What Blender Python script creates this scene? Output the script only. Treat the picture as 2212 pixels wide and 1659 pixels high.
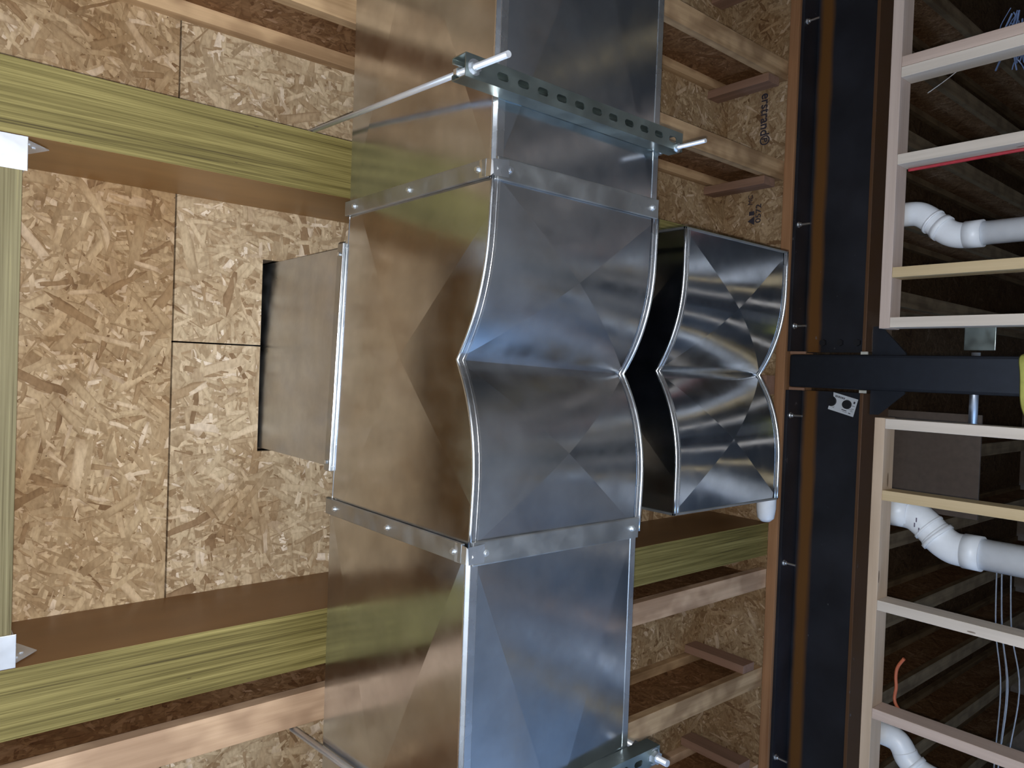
import bpy, bmesh, math, random
from mathutils import Vector, Matrix
random.seed(7)
S = bpy.context.scene
for o in list(bpy.data.objects): bpy.data.objects.remove(o)
COL = S.collection

# ---------------------------------------------------------------- camera, light, exposure
# the phone is held sideways: world up points to the left of the frame, the lens looks up about 49 degrees
cam_d = bpy.data.cameras.new('camera'); cam = bpy.data.objects.new('camera', cam_d); COL.objects.link(cam)
cam_d.sensor_fit = 'HORIZONTAL'; cam_d.sensor_width = 36.0; cam_d.lens = 36.0*1605.8/2212
cam_d.clip_start = 0.02
R = Matrix(((0.03659098, 0.99915494, 0.01872173), (0.76294711, -0.01583112, -0.64626703), (-0.64542451, 0.03793123, -0.76288166)))
R = R.to_quaternion().normalized().to_matrix()
cam.matrix_world = R.to_4x4()
S.camera = cam
S.view_settings.view_transform = 'Standard'; S.view_settings.look = 'None'
S.view_settings.gamma = 1.0; S.view_settings.use_curve_mapping = False
S.view_settings.exposure = 1.95
W = bpy.data.worlds.new('World'); S.world = W; W.use_nodes = True
bg = W.node_tree.nodes['Background']; bg.inputs[0].default_value = (0.55, 0.72, 1.0, 1); bg.inputs[1].default_value = 0.35

def area(name, loc, rot, sx, sy, energy, col):
    l = bpy.data.lights.new(name, 'AREA'); l.shape = 'RECTANGLE'; l.size = sx; l.size_y = sy
    l.energy = energy; l.color = col
    o = bpy.data.objects.new(name, l); COL.objects.link(o); o.location = loc; o.rotation_euler = rot
    return o
# daylight through the wide doorway behind the camera, and through the window at the far left
area('doorway_daylight', (-0.9, -3.85, -0.25), (math.radians(90), 0, 0), 3.0, 2.3, 18, (0.50, 0.72, 1.0))
area('window_daylight', (-4.5, 2.5, -0.85), (math.radians(62), 0, math.radians(-72)), 1.9, 1.1, 26, (0.36, 0.60, 1.0))

# the phone's own flash, a thumb's width below the lens
fl_d = bpy.data.lights.new('phone_flash', 'POINT'); fl_d.energy = 36; fl_d.shadow_soft_size = 0.006; fl_d.color = (1.0, 0.97, 0.93)
fl = bpy.data.objects.new('phone_flash', fl_d); COL.objects.link(fl); fl.location = (-0.016, -0.004, 0.0)
# low sun through the doorway makes a bright patch on the slab that lights the ceiling from below
sun_d = bpy.data.lights.new('sun', 'SUN'); sun_d.energy = 2; sun_d.angle = math.radians(1.0); sun_d.color = (1.0, 0.93, 0.82)
sun = bpy.data.objects.new('sun', sun_d); COL.objects.link(sun); sun.rotation_euler = (math.radians(52), 0, math.radians(4))

# ---------------------------------------------------------------- materials
def newmat(name):
    m = bpy.data.materials.new(name); m.use_nodes = True
    nt = m.node_tree; b = nt.nodes['Principled BSDF']
    return m, nt, b
def N(nt, t, **kw):
    n = nt.nodes.new(t)
    for k, v in kw.items(): setattr(n, k, v)
    return n
def lk(nt, a, b): nt.links.new(a, b)
def ramp(nt, fac, stops, interp='LINEAR'):
    r = N(nt, 'ShaderNodeValToRGB'); r.color_ramp.interpolation = interp
    e = r.color_ramp.elements
    while len(e) < len(stops): e.new(0.5)
    for i, (p, c) in enumerate(stops):
        e[i].position = p; e[i].color = (c[0], c[1], c[2], 1)
    lk(nt, fac, r.inputs[0]); return r.outputs[0]
def mapping(nt, vec, scale=(1, 1, 1), rot=(0, 0, 0), loc=(0, 0, 0)):
    m = N(nt, 'ShaderNodeMapping'); m.inputs['Scale'].default_value = scale
    m.inputs['Rotation'].default_value = rot; m.inputs['Location'].default_value = loc
    lk(nt, vec, m.inputs[0]); return m.outputs[0]
def math_(nt, op, a, b=None, c=None, clamp=False):
    n = N(nt, 'ShaderNodeMath', operation=op); n.use_clamp = clamp
    for i, v in enumerate((a, b, c)):
        if v is None: continue
        if isinstance(v, (int, float)): n.inputs[i].default_value = v
        else: lk(nt, v, n.inputs[i])
    return n.outputs[0]
def mix(nt, f, a, b, mode='MIX'):
    n = N(nt, 'ShaderNodeMix', data_type='RGBA', blend_type=mode)
    for i, v in ((0, f), (6, a), (7, b)):
        if isinstance(v, (int, float)): n.inputs[i].default_value = v
        elif isinstance(v, tuple): n.inputs[i].default_value = (*v, 1) if len(v) == 3 else v
        else: lk(nt, v, n.inputs[i])
    return n.outputs[2]
def noise(nt, vec, scale, detail=3, rough=0.5, out='Fac'):
    n = N(nt, 'ShaderNodeTexNoise'); n.inputs['Scale'].default_value = scale
    n.inputs['Detail'].default_value = detail; n.inputs['Roughness'].default_value = rough
    lk(nt, vec, n.inputs['Vector']); return n.outputs[out]
def bump(nt, h, b, strength, dist):
    n = N(nt, 'ShaderNodeBump'); n.inputs['Strength'].default_value = strength; n.inputs['Distance'].default_value = dist
    lk(nt, h, n.inputs['Height']); lk(nt, n.outputs[0], b.inputs['Normal'])
def coords(nt): return N(nt, 'ShaderNodeTexCoord').outputs['Object']

def osb(name, plane='XY', off=(0, 0, 0), tint=(1, 1, 1), dark=0.0, grain=0.0):
    """oriented strand board: six layers of long flakes lying over each other"""
    m, nt, b = newmat(name)
    co = coords(nt)
    if plane == 'XZ': co = mapping(nt, co, rot=(math.radians(90), 0, 0))
    if plane == 'YZ': co = mapping(nt, mapping(nt, co, rot=(0, math.radians(90), 0)), rot=(0, 0, math.radians(90)))
    co = mapping(nt, co, loc=off)
    flat = mapping(nt, co, scale=(1, 1, 0.0))
    w = N(nt, 'ShaderNodeTexNoise'); w.inputs['Scale'].default_value = 9; w.inputs['Detail'].default_value = 2
    lk(nt, flat, w.inputs['Vector'])
    wv = N(nt, 'ShaderNodeVectorMath', operation='MULTIPLY_ADD'); lk(nt, w.outputs['Color'], wv.inputs[0])
    wv.inputs[1].default_value = (0.010, 0.010, 0); lk(nt, flat, wv.inputs[2])
    flat = wv.outputs[0]
    best = None; colr = None
    for i, (ang, sx, sy) in enumerate(((62, 9, 46), (-8, 8, 38), (38, 10, 54), (88, 9, 44), (-58, 10, 50), (12, 13, 74), (-32, 9, 42), (75, 17, 90), (50, 20, 105), (-15, 20, 86), (100, 16, 80))):
        v = N(nt, 'ShaderNodeTexVoronoi', distance='CHEBYCHEV'); v.inputs['Scale'].default_value = 1.0; v.inputs['Randomness'].default_value = 0.92
        lk(nt, mapping(nt, flat, rot=(0, 0, math.radians(ang + grain)), scale=(1, 1, 1)), v.inputs['Vector'])
        # scale after rotating
        mp = v.inputs['Vector'].links[0].from_node
        m2 = N(nt, 'ShaderNodeMapping'); m2.inputs['Scale'].default_value = (sx, sy, 1); m2.inputs['Location'].default_value = (i*7.3, i*3.1, 0)
        lk(nt, mp.outputs[0], m2.inputs[0]); lk(nt, m2.outputs[0], v.inputs['Vector'])
        sep = N(nt, 'ShaderNodeSeparateColor'); lk(nt, v.outputs['Color'], sep.inputs[0])
        r, g = sep.outputs[0], sep.outputs[1]
        dd = v.outputs['Distance']
        if best is None: best, colr, dist = r, g, dd
        else:
            gt = math_(nt, 'GREATER_THAN', r, best)
            colr = math_(nt, 'ADD', math_(nt, 'MULTIPLY', g, gt), math_(nt, 'MULTIPLY', colr, math_(nt, 'SUBTRACT', 1.0, gt)))
            dist = math_(nt, 'ADD', math_(nt, 'MULTIPLY', dd, gt), math_(nt, 'MULTIPLY', dist, math_(nt, 'SUBTRACT', 1.0, gt)))
            best = math_(nt, 'MAXIMUM', r, best)
    c = ramp(nt, colr, [(0.0, (0.26, 0.17, 0.095)), (0.06, (0.36, 0.255, 0.15)), (0.35, (0.43, 0.33, 0.21)), (0.62, (0.49, 0.385, 0.25)),
                        (0.85, (0.55, 0.435, 0.29)), (0.95, (0.60, 0.49, 0.36)), (1.0, (0.70, 0.60, 0.48))])
    c = mix(nt, 0.85, c, ramp(nt, dist, [(0.05, (1.08, 1.08, 1.08)), (0.40, (0.92, 0.90, 0.88)), (0.62, (0.62, 0.56, 0.50))]), 'MULTIPLY')
    fine = noise(nt, mapping(nt, co, scale=(55, 110, 40), rot=(0, 0, 0.5)), 1.0, 3)
    c = mix(nt, 0.5, c, ramp(nt, fine, [(0.28, (0.62, 0.58, 0.54)), (0.6, (1.1, 1.1, 1.1))]), 'MULTIPLY')
    big = noise(nt, co, 2.3, 3, 0.55)
    c = mix(nt, 0.8, c, ramp(nt, big, [(0.36 + dark, (0.72, 0.60, 0.47)), (0.56 + dark, (1.04, 1.03, 1.02))]), 'MULTIPLY')
    dots = N(nt, 'ShaderNodeTexVoronoi'); dots.inputs['Scale'].default_value = 26; lk(nt, flat, dots.inputs['Vector'])
    c = mix(nt, math_(nt, 'LESS_THAN', dots.outputs['Distance'], 0.04), c, (0.07, 0.035, 0.02))
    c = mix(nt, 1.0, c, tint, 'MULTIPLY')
    lk(nt, c, b.inputs['Base Color']); b.inputs['Roughness'].default_value = 0.75
    b.inputs['Specular IOR Level'].default_value = 0.2
    bump(nt, math_(nt, 'ADD', best, math_(nt, 'MULTIPLY', fine, 0.3)), b, 0.25, 0.002)
    return m

def lumber(name, axis, c1, c2, dark=(0.12, 0.07, 0.04), knots=True, off=0.0, rough=0.7, streak=26, mottled=0.0):
    m, nt, b = newmat(name); co = mapping(nt, coords(nt), loc=(off, off*1.7, off*0.6))
    sc = {'X': (1.1, streak, streak), 'Y': (streak, 1.1, streak), 'Z': (streak, streak, 1.1)}[axis]
    n1 = noise(nt, mapping(nt, co, scale=sc), 1.0, 5, 0.62)
    sc2 = tuple(4.0 if s > 2 else 0.8 for s in sc)
    n2 = noise(nt, mapping(nt, co, scale=sc2), 1.0, 3)
    f = math_(nt, 'ADD', math_(nt, 'MULTIPLY', n1, 0.65), math_(nt, 'MULTIPLY', n2, 0.35))
    c = ramp(nt, f, [(0.36, c1), (0.62, c2)])
    if mottled:
        n3 = noise(nt, mapping(nt, co, scale=(9, 6, 9)), 1.0, 2)
        c = mix(nt, mottled, c, ramp(nt, n3, [(0.42, (0.42, 0.32, 0.24)), (0.58, (1.12, 1.08, 1.02))]), 'MULTIPLY')
    if knots:
        v = N(nt, 'ShaderNodeTexVoronoi'); v.inputs['Scale'].default_value = 1.0
        ks = {'X': (3, 14, 14), 'Y': (14, 3, 14), 'Z': (14, 14, 3)}[axis]
        lk(nt, mapping(nt, co, scale=ks), v.inputs['Vector'])
        k = math_(nt, 'LESS_THAN', v.outputs['Distance'], 0.10)
        c = mix(nt, math_(nt, 'MULTIPLY', k, 0.75), c, dark)
    lk(nt, c, b.inputs['Base Color']); b.inputs['Roughness'].default_value = rough
    b.inputs['Specular IOR Level'].default_value = 0.25
    bump(nt, n1, b, 0.15, 0.001)
    return m

def laminated(name, axis='Y', base=((0.125, 0.10, 0.028), (0.27, 0.225, 0.078)), off=0.0):
    """underside of laminated veneer lumber: thin glued layers seen on edge"""
    m, nt, b = newmat(name); co = mapping(nt, coords(nt), loc=(off, off, 0))
    sc = {'Y': (240, 2.2, 1), 'X': (2.2, 240, 1)}[axis]
    n1 = noise(nt, mapping(nt, co, scale=sc), 1.0, 4, 0.7)
    sc2 = {'Y': (60, 1.0, 1), 'X': (1.0, 60, 1)}[axis]
    n2 = noise(nt, mapping(nt, co, scale=sc2), 1.0, 2)
    f = math_(nt, 'ADD', math_(nt, 'MULTIPLY', n1, 0.6), math_(nt, 'MULTIPLY', n2, 0.4))
    c = ramp(nt, f, [(0.34, (0.06, 0.045, 0.015)), (0.43, base[0]), (0.60, base[1]), (0.74, (0.44, 0.37, 0.15))])
    v = N(nt, 'ShaderNodeTexVoronoi'); v.inputs['Scale'].default_value = 1
    lk(nt, mapping(nt, co, scale=(45, 8, 1) if axis == 'Y' else (8, 45, 1)), v.inputs['Vector'])
    c = mix(nt, math_(nt, 'LESS_THAN', v.outputs['Distance'], 0.05), c, (0.07, 0.05, 0.02))
    lk(nt, c, b.inputs['Base Color']); b.inputs['Roughness'].default_value = 0.6
    b.inputs['Specular IOR Level'].default_value = 0.3
    bump(nt, n1, b, 0.2, 0.001); return m

def veneer(name, c=(0.23, 0.115, 0.045)):
    m, nt, b = newmat(name); co = coords(nt)
    n1 = noise(nt, mapping(nt, co, scale=(1, 2.0, 7)), 1.0, 4)
    cc = ramp(nt, n1, [(0.3, tuple(x*0.78 for x in c)), (0.7, tuple(x*1.12 for x in c))])
    lk(nt, cc, b.inputs['Base Color']); b.inputs['Roughness'].default_value = 0.42
    return m

def galv(name, col=(0.58, 0.61, 0.65), rough=0.15, wav=1.0, spec=0.0):
    """zinc-coated sheet: soft mirror with slow dents, faint blotches and fine scratches"""
    m, nt, b = newmat(name); co = coords(nt)
    b.inputs['Metallic'].default_value = 1.0
    n1 = noise(nt, co, 7.0, 4, 0.6)
    c = ramp(nt, n1, [(0.3, tuple(x*0.82 for x in col)), (0.7, tuple(min(1, x*1.1) for x in col))])
    lk(nt, c, b.inputs['Base Color'])
    n2 = noise(nt, co, 16.0, 3)
    r = N(nt, 'ShaderNodeMapRange'); lk(nt, n2, r.inputs[0]); r.inputs[1].default_value = 0.3; r.inputs[2].default_value = 0.7
    r.inputs[3].default_value = rough*0.8; r.inputs[4].default_value = rough*1.35
    lk(nt, r.outputs[0], b.inputs['Roughness'])
    if wav:
        h = noise(nt, co, 3.2, 1.5, 0.4)
        bump(nt, h, b, 0.13*wav, 0.012)
    return m

def plain(name, col, rough=0.5, metal=0.0, noisy=0.12, scale=30):
    m, nt, b = newmat(name); co = coords(nt)
    n1 = noise(nt, co, scale, 3)
    c = ramp(nt, n1, [(0.3, tuple(x*(1-noisy) for x in col)), (0.7, tuple(min(1, x*(1+noisy)) for x in col))])
    lk(nt, c, b.inputs['Base Color']); b.inputs['Roughness'].default_value = rough; b.inputs['Metallic'].default_value = metal
    return m

def steel_paint(name):
    """dark mill-scale steel with a rust streak along the top fillet and brown wear at the foot of the web"""
    m, nt, b = newmat(name); co = coords(nt)
    n1 = noise(nt, co, 5, 4); base = ramp(nt, n1, [(0.3, (0.014, 0.016, 0.023)), (0.7, (0.030, 0.034, 0.048))])
    sep = N(nt, 'ShaderNodeSeparateXYZ'); lk(nt, co, sep.inputs[0])
    jit = math_(nt, 'MULTIPLY', math_(nt, 'SUBTRACT', noise(nt, mapping(nt, co, scale=(3, 3, 12)), 1.0, 3), 0.5), 0.03)
    z = math_(nt, 'ADD', sep.outputs[2], jit)
    rust = ramp(nt, math_(nt, 'MULTIPLY', math_(nt, 'SUBTRACT', z, 1.40), 2.5),
                [(0.0, (0.3, 0.3, 0.3)), (0.18, (0.6, 0.6, 0.6)), (0.30, (0, 0, 0)), (0.80, (0, 0, 0)), (0.86, (1, 1, 1)), (0.95, (1, 1, 1)), (1.0, (0, 0, 0))])
    c = mix(nt, rust, base, (0.19, 0.085, 0.022))
    sc = N(nt, 'ShaderNodeTexNoise'); sc.inputs['Scale'].default_value = 22; sc.inputs['Detail'].default_value = 6
    lk(nt, mapping(nt, co, scale=(1, 1, 2)), sc.inputs['Vector'])
    c = mix(nt, ramp(nt, sc.outputs['Fac'], [(0.70, (0, 0, 0)), (0.74, (0.5, 0.5, 0.5))]), c, (0.22, 0.22, 0.24))
    lk(nt, c, b.inputs['Base Color']); b.inputs['Roughness'].default_value = 0.5; b.inputs['Metallic'].default_value = 0.35
    bump(nt, n1, b, 0.1, 0.002); return m

M = {}
M['osb_near'] = osb('osb_brown', off=(0.3, 0.1, 0), tint=(1.02, 1.0, 0.97), dark=0.03)
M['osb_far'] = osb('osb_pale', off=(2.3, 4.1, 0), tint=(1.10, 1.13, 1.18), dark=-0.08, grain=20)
M['osb_rim'] = osb('osb_rim', 'XZ', off=(5.1, 1.3, 0), tint=(0.88, 0.85, 0.83), grain=45)
M['osb_web'] = osb('osb_web', 'YZ', off=(1.1, 7.3, 0), tint=(0.62, 0.46, 0.36), dark=0.1)
M['osb_old'] = osb('osb_dirty', off=(1.7, 2.2, 0), tint=(0.22, 0.17, 0.13))  # far ceiling: darkness of the room beyond the wall put into the tint
M['old'] = lumber('old_brown_pine', 'Y', (0.13, 0.085, 0.045), (0.24, 0.165, 0.09), knots=False, mottled=0.4, off=5.0)  # far joists: flange pine darkened in colour for the unlit room
M['lvl'] = laminated('laminated_edge'); M['lvl2'] = laminated('laminated_edge_lower', off=3.7)
M['lvlx'] = laminated('laminated_edge_cross', 'X', base=((0.15, 0.125, 0.06), (0.24, 0.21, 0.11)))
M['veneer'] = veneer('veneer_brown', (0.31, 0.165, 0.055)); M['veneer2'] = veneer('veneer_red_brown', (0.21, 0.105, 0.038))
M['flange'] = lumber('flange_pine', 'Y', (0.36, 0.235, 0.125), (0.60, 0.42, 0.25), knots=False, mottled=0.55)
M['flange2'] = lumber('flange_pine_pink', 'Y', (0.40, 0.26, 0.165), (0.62, 0.44, 0.30), knots=False, mottled=0.45, off=2.1)
M['nailer'] = lumber('nailer_fir', 'X', (0.27, 0.135, 0.065), (0.42, 0.23, 0.12))
M['block'] = lumber('block_fir', 'Z', (0.21, 0.125, 0.085), (0.32, 0.19, 0.135), knots=False)
M['stud_tan'] = lumber('stud_tan', 'Z', (0.50, 0.375, 0.21), (0.62, 0.48, 0.29), knots=False)
M['stud_white'] = lumber('stud_white', 'Z', (0.56, 0.49, 0.42), (0.70, 0.62, 0.54), off=1.3)
M['stud_pink'] = lumber('stud_pink', 'Z', (0.46, 0.345, 0.29), (0.60, 0.47, 0.40), off=2.9)
M['plate_pink'] = lumber('plate_pink', 'X', (0.45, 0.35, 0.30), (0.58, 0.47, 0.41), off=0.7)
M['plate_tan'] = lumber('plate_tan', 'X', (0.46, 0.34, 0.24), (0.60, 0.46, 0.34), off=4.4)
M['galv'] = galv('galvanised_sheet'); M['galv2'] = galv('galvanised_sheet_back', rough=0.12, wav=1.3)
M['galv4'] = galv('galvanised_sheet_soffit', rough=0.20, wav=1.6)
M['galv3'] = galv('galvanised_sheet_dull', rough=0.34, wav=0.5)
M['cleat'] = galv('galvanised_cleat', (0.48, 0.50, 0.51), 0.40, 0)
M['seam'] = galv('galvanised_seam', (0.75, 0.78, 0.82), 0.25, 0)
M['strut'] = galv('zinc_strut', (0.36, 0.43, 0.42), 0.35, 0)
M['zinc'] = galv('zinc_rod', (0.82, 0.87, 0.95), 0.35, 0)
M['hanger'] = galv('hanger_zinc', (0.72, 0.76, 0.82), 0.5, 0)
M['steel'] = plain('column_steel', (0.016, 0.020, 0.030), 0.45, 0.3); M['pvc'] = plain('white_pvc', (0.80, 0.84, 0.90), 0.35, noisy=0.03)
M['pvc_mark'] = plain('pvc_ink', (0.12, 0.10, 0.16), 0.5)
M['tag'] = plain('tag_paper', (0.66, 0.72, 0.80), 0.6, noisy=0.05); M['ink'] = plain('printed_ink', (0.035, 0.032, 0.05), 0.6)
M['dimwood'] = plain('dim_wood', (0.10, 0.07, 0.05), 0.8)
M['blackhole'] = plain('dark_bolt', (0.012, 0.013, 0.018), 0.5)
M['yellow'] = plain('yellow_webbing', (0.50, 0.50, 0.12), 0.6); M['red'] = plain('red_cable', (0.42, 0.035, 0.05), 0.5)
M['orange'] = plain('orange_cable', (0.42, 0.11, 0.05), 0.5); M['wire'] = plain('grey_wire', (0.42, 0.42, 0.44), 0.5)
M['blue'] = plain('blue_plastic', (0.12, 0.18, 0.34), 0.4); M['concrete'] = plain('concrete', (0.46, 0.50, 0.55), 0.8, noisy=0.15, scale=3)
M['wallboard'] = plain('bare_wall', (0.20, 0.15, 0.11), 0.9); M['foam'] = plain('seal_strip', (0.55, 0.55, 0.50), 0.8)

# ---------------------------------------------------------------- mesh helpers
def link(name, bm, mats, parent=None, label=None, smooth=False):
    me = bpy.data.meshes.new(name); bmesh.ops.recalc_face_normals(bm, faces=bm.faces) if smooth != 'keep' else None
    bm.to_mesh(me); bm.free()
    for m in (mats if isinstance(mats, (list, tuple)) else [mats]): me.materials.append(m)
    o = bpy.data.objects.new(name, me); COL.objects.link(o)
    if parent: o.parent = parent
    if label: o['label'] = label
    if smooth is True or smooth == 'keep':
        for p in me.polygons: p.use_smooth = True
    return o
def tag(o, label, cat, group=None):
    o['label'] = label; o['category'] = cat
    if group: o['group'] = group
    return o
def struct(o): o['kind'] = 'structure'; return o
def empty(name, loc=(0, 0, 0), label=None, cat=None, group=None, rz=0):
    o = bpy.data.objects.new(name, None); o.empty_display_size = 0.05; COL.objects.link(o); o.location = loc; o.rotation_euler = (0, 0, rz)
    if label: tag(o, label, cat, group)
    return o
def box(bm, x0, x1, y0, y1, z0, z1, mi=0, bev=0.0):
    v = [bm.verts.new(p) for p in ((x0,y0,z0),(x1,y0,z0),(x1,y1,z0),(x0,y1,z0),(x0,y0,z1),(x1,y0,z1),(x1,y1,z1),(x0,y1,z1))]
    fs = [bm.faces.new([v[i] for i in q]) for q in ((0,3,2,1),(4,5,6,7),(0,1,5,4),(1,2,6,5),(2,3,7,6),(3,0,4,7))]
    for f in fs: f.material_index = mi
    if bev:
        es = list({e for f in fs for e in f.edges})
        bmesh.ops.bevel(bm, geom=es, offset=bev, segments=2, affect='EDGES', profile=0.6)
    return fs
def boxobj(name, dims, mat, parent=None, bev=0.002, label=None):
    bm = bmesh.new(); box(bm, *dims, bev=bev); return link(name, bm, mat, parent, label)
def tube(bm, pts, r, seg=12, caps=True):
    pts = [Vector(p) for p in pts]; rings = []; rr = r if isinstance(r, (list, tuple)) else [r]*len(pts)
    t0 = (pts[1]-pts[0]).normalized(); up = Vector((0, 0, 1)) if abs(t0.z) < 0.9 else Vector((0, 1, 0))
    n = t0.cross(up).normalized()
    for i, p in enumerate(pts):
        a = pts[max(i-1, 0)]; b = pts[min(i+1, len(pts)-1)]; t = (b-a).normalized() if (b-a).length > 1e-9 else t0
        n = (n - t*n.dot(t)).normalized(); bi = t.cross(n)
        rings.append([bm.verts.new(p + (n*math.cos(2*math.pi*k/seg) + bi*math.sin(2*math.pi*k/seg))*rr[i]) for k in range(seg)])
    for a, b in zip(rings, rings[1:]):
        for k in range(seg): bm.faces.new((a[k], a[(k+1) % seg], b[(k+1) % seg], b[k]))
    if caps: bm.faces.new(rings[0][::-1]); bm.faces.new(rings[-1])
def tubeobj(name, pts, r, mat, parent=None, seg=12):
    bm = bmesh.new(); tube(bm, pts, r, seg); o = link(name, bm, mat, parent)
    for p in o.data.polygons: p.use_smooth = len(p.vertices) == 4
    return o
def hexnut(bm, c, axis, r, h):
    axis = Vector(axis).normalized(); a = Vector(c)
    tube(bm, [a, a+axis*h], r, 6)

# ---------------------------------------------------------------- the building shell
CZ = 2.20            # underside of the floor sheathing above
FL = -1.50           # slab
JB = 1.87            # underside of the joists
struct(boxobj('floor', (-4.6, 4.1, -4.1, 8.1, FL-0.1, FL), M['concrete'], bev=0))
def sheet(x0, x1, y0, y1, mat, hole=None):
    bm = bmesh.new(); T = 0.019
    if not hole: box(bm, x0, x1, y0, y1, CZ, CZ+T, bev=0.0012)
    else:
        hx0, hx1, hy0, hy1 = hole
        hx0 = max(hx0, x0); hx1 = min(hx1, x1)
        box(bm, x0, x1, y0, hy0, CZ, CZ+T); box(bm, x0, x1, hy1, y1, CZ, CZ+T)
        if hx0 > x0: box(bm, x0, hx0, hy0, hy1, CZ, CZ+T)
        if hx1 < x1: box(bm, hx1, x1, hy0, hy1, CZ, CZ+T)
        bmesh.ops.remove_doubles(bm, verts=bm.verts, dist=1e-5)
    return struct(link('ceiling', bm, mat))
g = 0.0022
HOLE = (-0.273, 0.305, 0.866, 1.47)
sheet(-4.6, -0.9, -0.6+g, 0.616-g, M['osb_near']); sheet(-0.9+g, 4.1, -0.6+g, 0.616-g, M['osb_near'])
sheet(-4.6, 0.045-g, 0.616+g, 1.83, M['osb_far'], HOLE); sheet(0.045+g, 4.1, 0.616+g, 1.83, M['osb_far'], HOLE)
sheet(-4.6, -0.6, 1.83+g, 3.26, M['osb_near']); sheet(-0.6+g, 4.1, 1.83+g, 3.26, M['osb_near'])
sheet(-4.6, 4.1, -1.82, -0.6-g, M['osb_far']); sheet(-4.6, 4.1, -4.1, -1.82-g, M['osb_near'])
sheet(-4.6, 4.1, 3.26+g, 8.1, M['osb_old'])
# storey above the cut-out is closed and dark
bm = bmesh.new(); box(bm, -1.2, 1.2, 0.5, 1.9, 3.4, 3.42); box(bm, -1.2, -1.18, 0.5, 1.9, CZ+0.02, 3.4); box(bm, 1.18, 1.2, 0.5, 1.9, CZ+0.02, 3.4)
box(bm, -1.2, 1.2, 0.5, 0.52, CZ+0.02, 3.4); box(bm, -1.2, 1.2, 1.88, 1.9, CZ+0.02, 3.4)
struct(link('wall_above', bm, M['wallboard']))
bm = bmesh.new(); box(bm, -4.7, -2.45, -4.1, -4.0, FL, 2.5); box(bm, 0.65, 4.1, -4.1, -4.0, FL, 2.5); box(bm, -2.45, 0.65, -4.1, -4.0, 0.92, 2.5)
struct(link('wall_back', bm, M['wallboard']))
bm = bmesh.new(); box(bm, -4.7, -4.6, -4.1, 1.4, FL, 2.5); box(bm, -4.7, -4.6, 3.6, 8.2, FL, 2.5); box(bm, -4.7, -4.6, 1.4, 3.6, FL, -1.4); box(bm, -4.7, -4.6, 1.4, 3.6, -0.25, 2.5)
struct(link('wall_left', bm, M['wallboard']))
struct(boxobj('wall_right', (4.1, 4.2, -4.1, 8.2, FL, 2.5), M['wallboard'], bev=0))
struct(boxobj('wall_far', (-4.7, 4.2, 8.1, 8.2, FL, 2.5), M['wallboard'], bev=0))

# ---------------------------------------------------------------- laminated beams and the cross header
def lvl(x0, x1, y0, y1, label, mat, vmat):
    bm = bmesh.new(); fs = box(bm, x0, x1, y0, y1, JB, CZ-0.001, bev=0.0015)
    for f in bm.faces:
        f.normal_update(); f.material_index = 0 if abs(f.normal.z) > 0.5 else 1
    return tag(link('laminated_beam', bm, [mat, vmat]), label, 'beam', None)
lvl(0.455, 0.612, -4.0, 3.2, 'upper long laminated beam, greenish striped underside, behind the slanting upper rod', M['lvl'], M['veneer'])
lvl(-0.828, -0.674, -4.0, 3.2, 'lower long laminated beam with greenish striped underside and dark red-brown side', M['lvl2'], M['veneer2'])
bm = bmesh.new(); box(bm, -0.672, 0.453, 0.10, 0.2175, JB, CZ-0.001, bev=0.0015)
for f in bm.faces: f.normal_update(); f.material_index = 0 if abs(f.normal.z) > 0.5 else 1
tag(link('cross_header', bm, [M['lvlx'], M['veneer']]), 'short laminated header spanning between the two long beams at the left edge', 'beam')
def hanger(x_in, s, label):
    """s=+1: fixed to the beam on the +X side"""
    t = empty('joist_hanger', (x_in, 0.16, JB), label, 'joist hanger', 'joist hangers carrying the cross header')
    w = 0.072; bm = bmesh.new()
    xa, xb = (-w, 0) if s > 0 else (0, w)
    box(bm, xa, xb, -0.070, 0.066, -0.0035, -0.0005, bev=0.001); box(bm, xa, xb, 0.0585, 0.0615, -0.003, 0.24, bev=0.001)
    box(bm, xa, xb, -0.066, -0.063, -0.003, 0.24, bev=0.001)
    link('stirrup', bm, M['hanger'], t)
    bm = bmesh.new(); xs = -0.0035*s
    pts = [(xs, 0.062, 0.012), (xs, 0.115, 0.075), (xs, 0.062, 0.20)]
    v = [bm.verts.new(p) for p in pts]; v2 = [bm.verts.new((p[0]+0.002*s, p[1], p[2])) for p in pts]
    bm.faces.new(v); bm.faces.new(v2[::-1])
    for i in range(3): bm.faces.new((v[i], v[(i+1) % 3], v2[(i+1) % 3], v2[i]))
    fl = link('nailing_flange', bm, M['hanger'], t)
    for (y, z) in ((0.072, 0.05), (0.085, 0.075), (0.074, 0.12)):
        bm = bmesh.new(); tube(bm, [(xs-0.003*s, y, z), (xs, y, z)], 0.0045, 8); link('nail_head', bm, M['zinc'], fl)
hanger(0.453, 1, 'galvanised hanger at the upper end of the cross header')
hanger(-0.672, -1, 'galvanised hanger at the lower end of the cross header')

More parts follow.
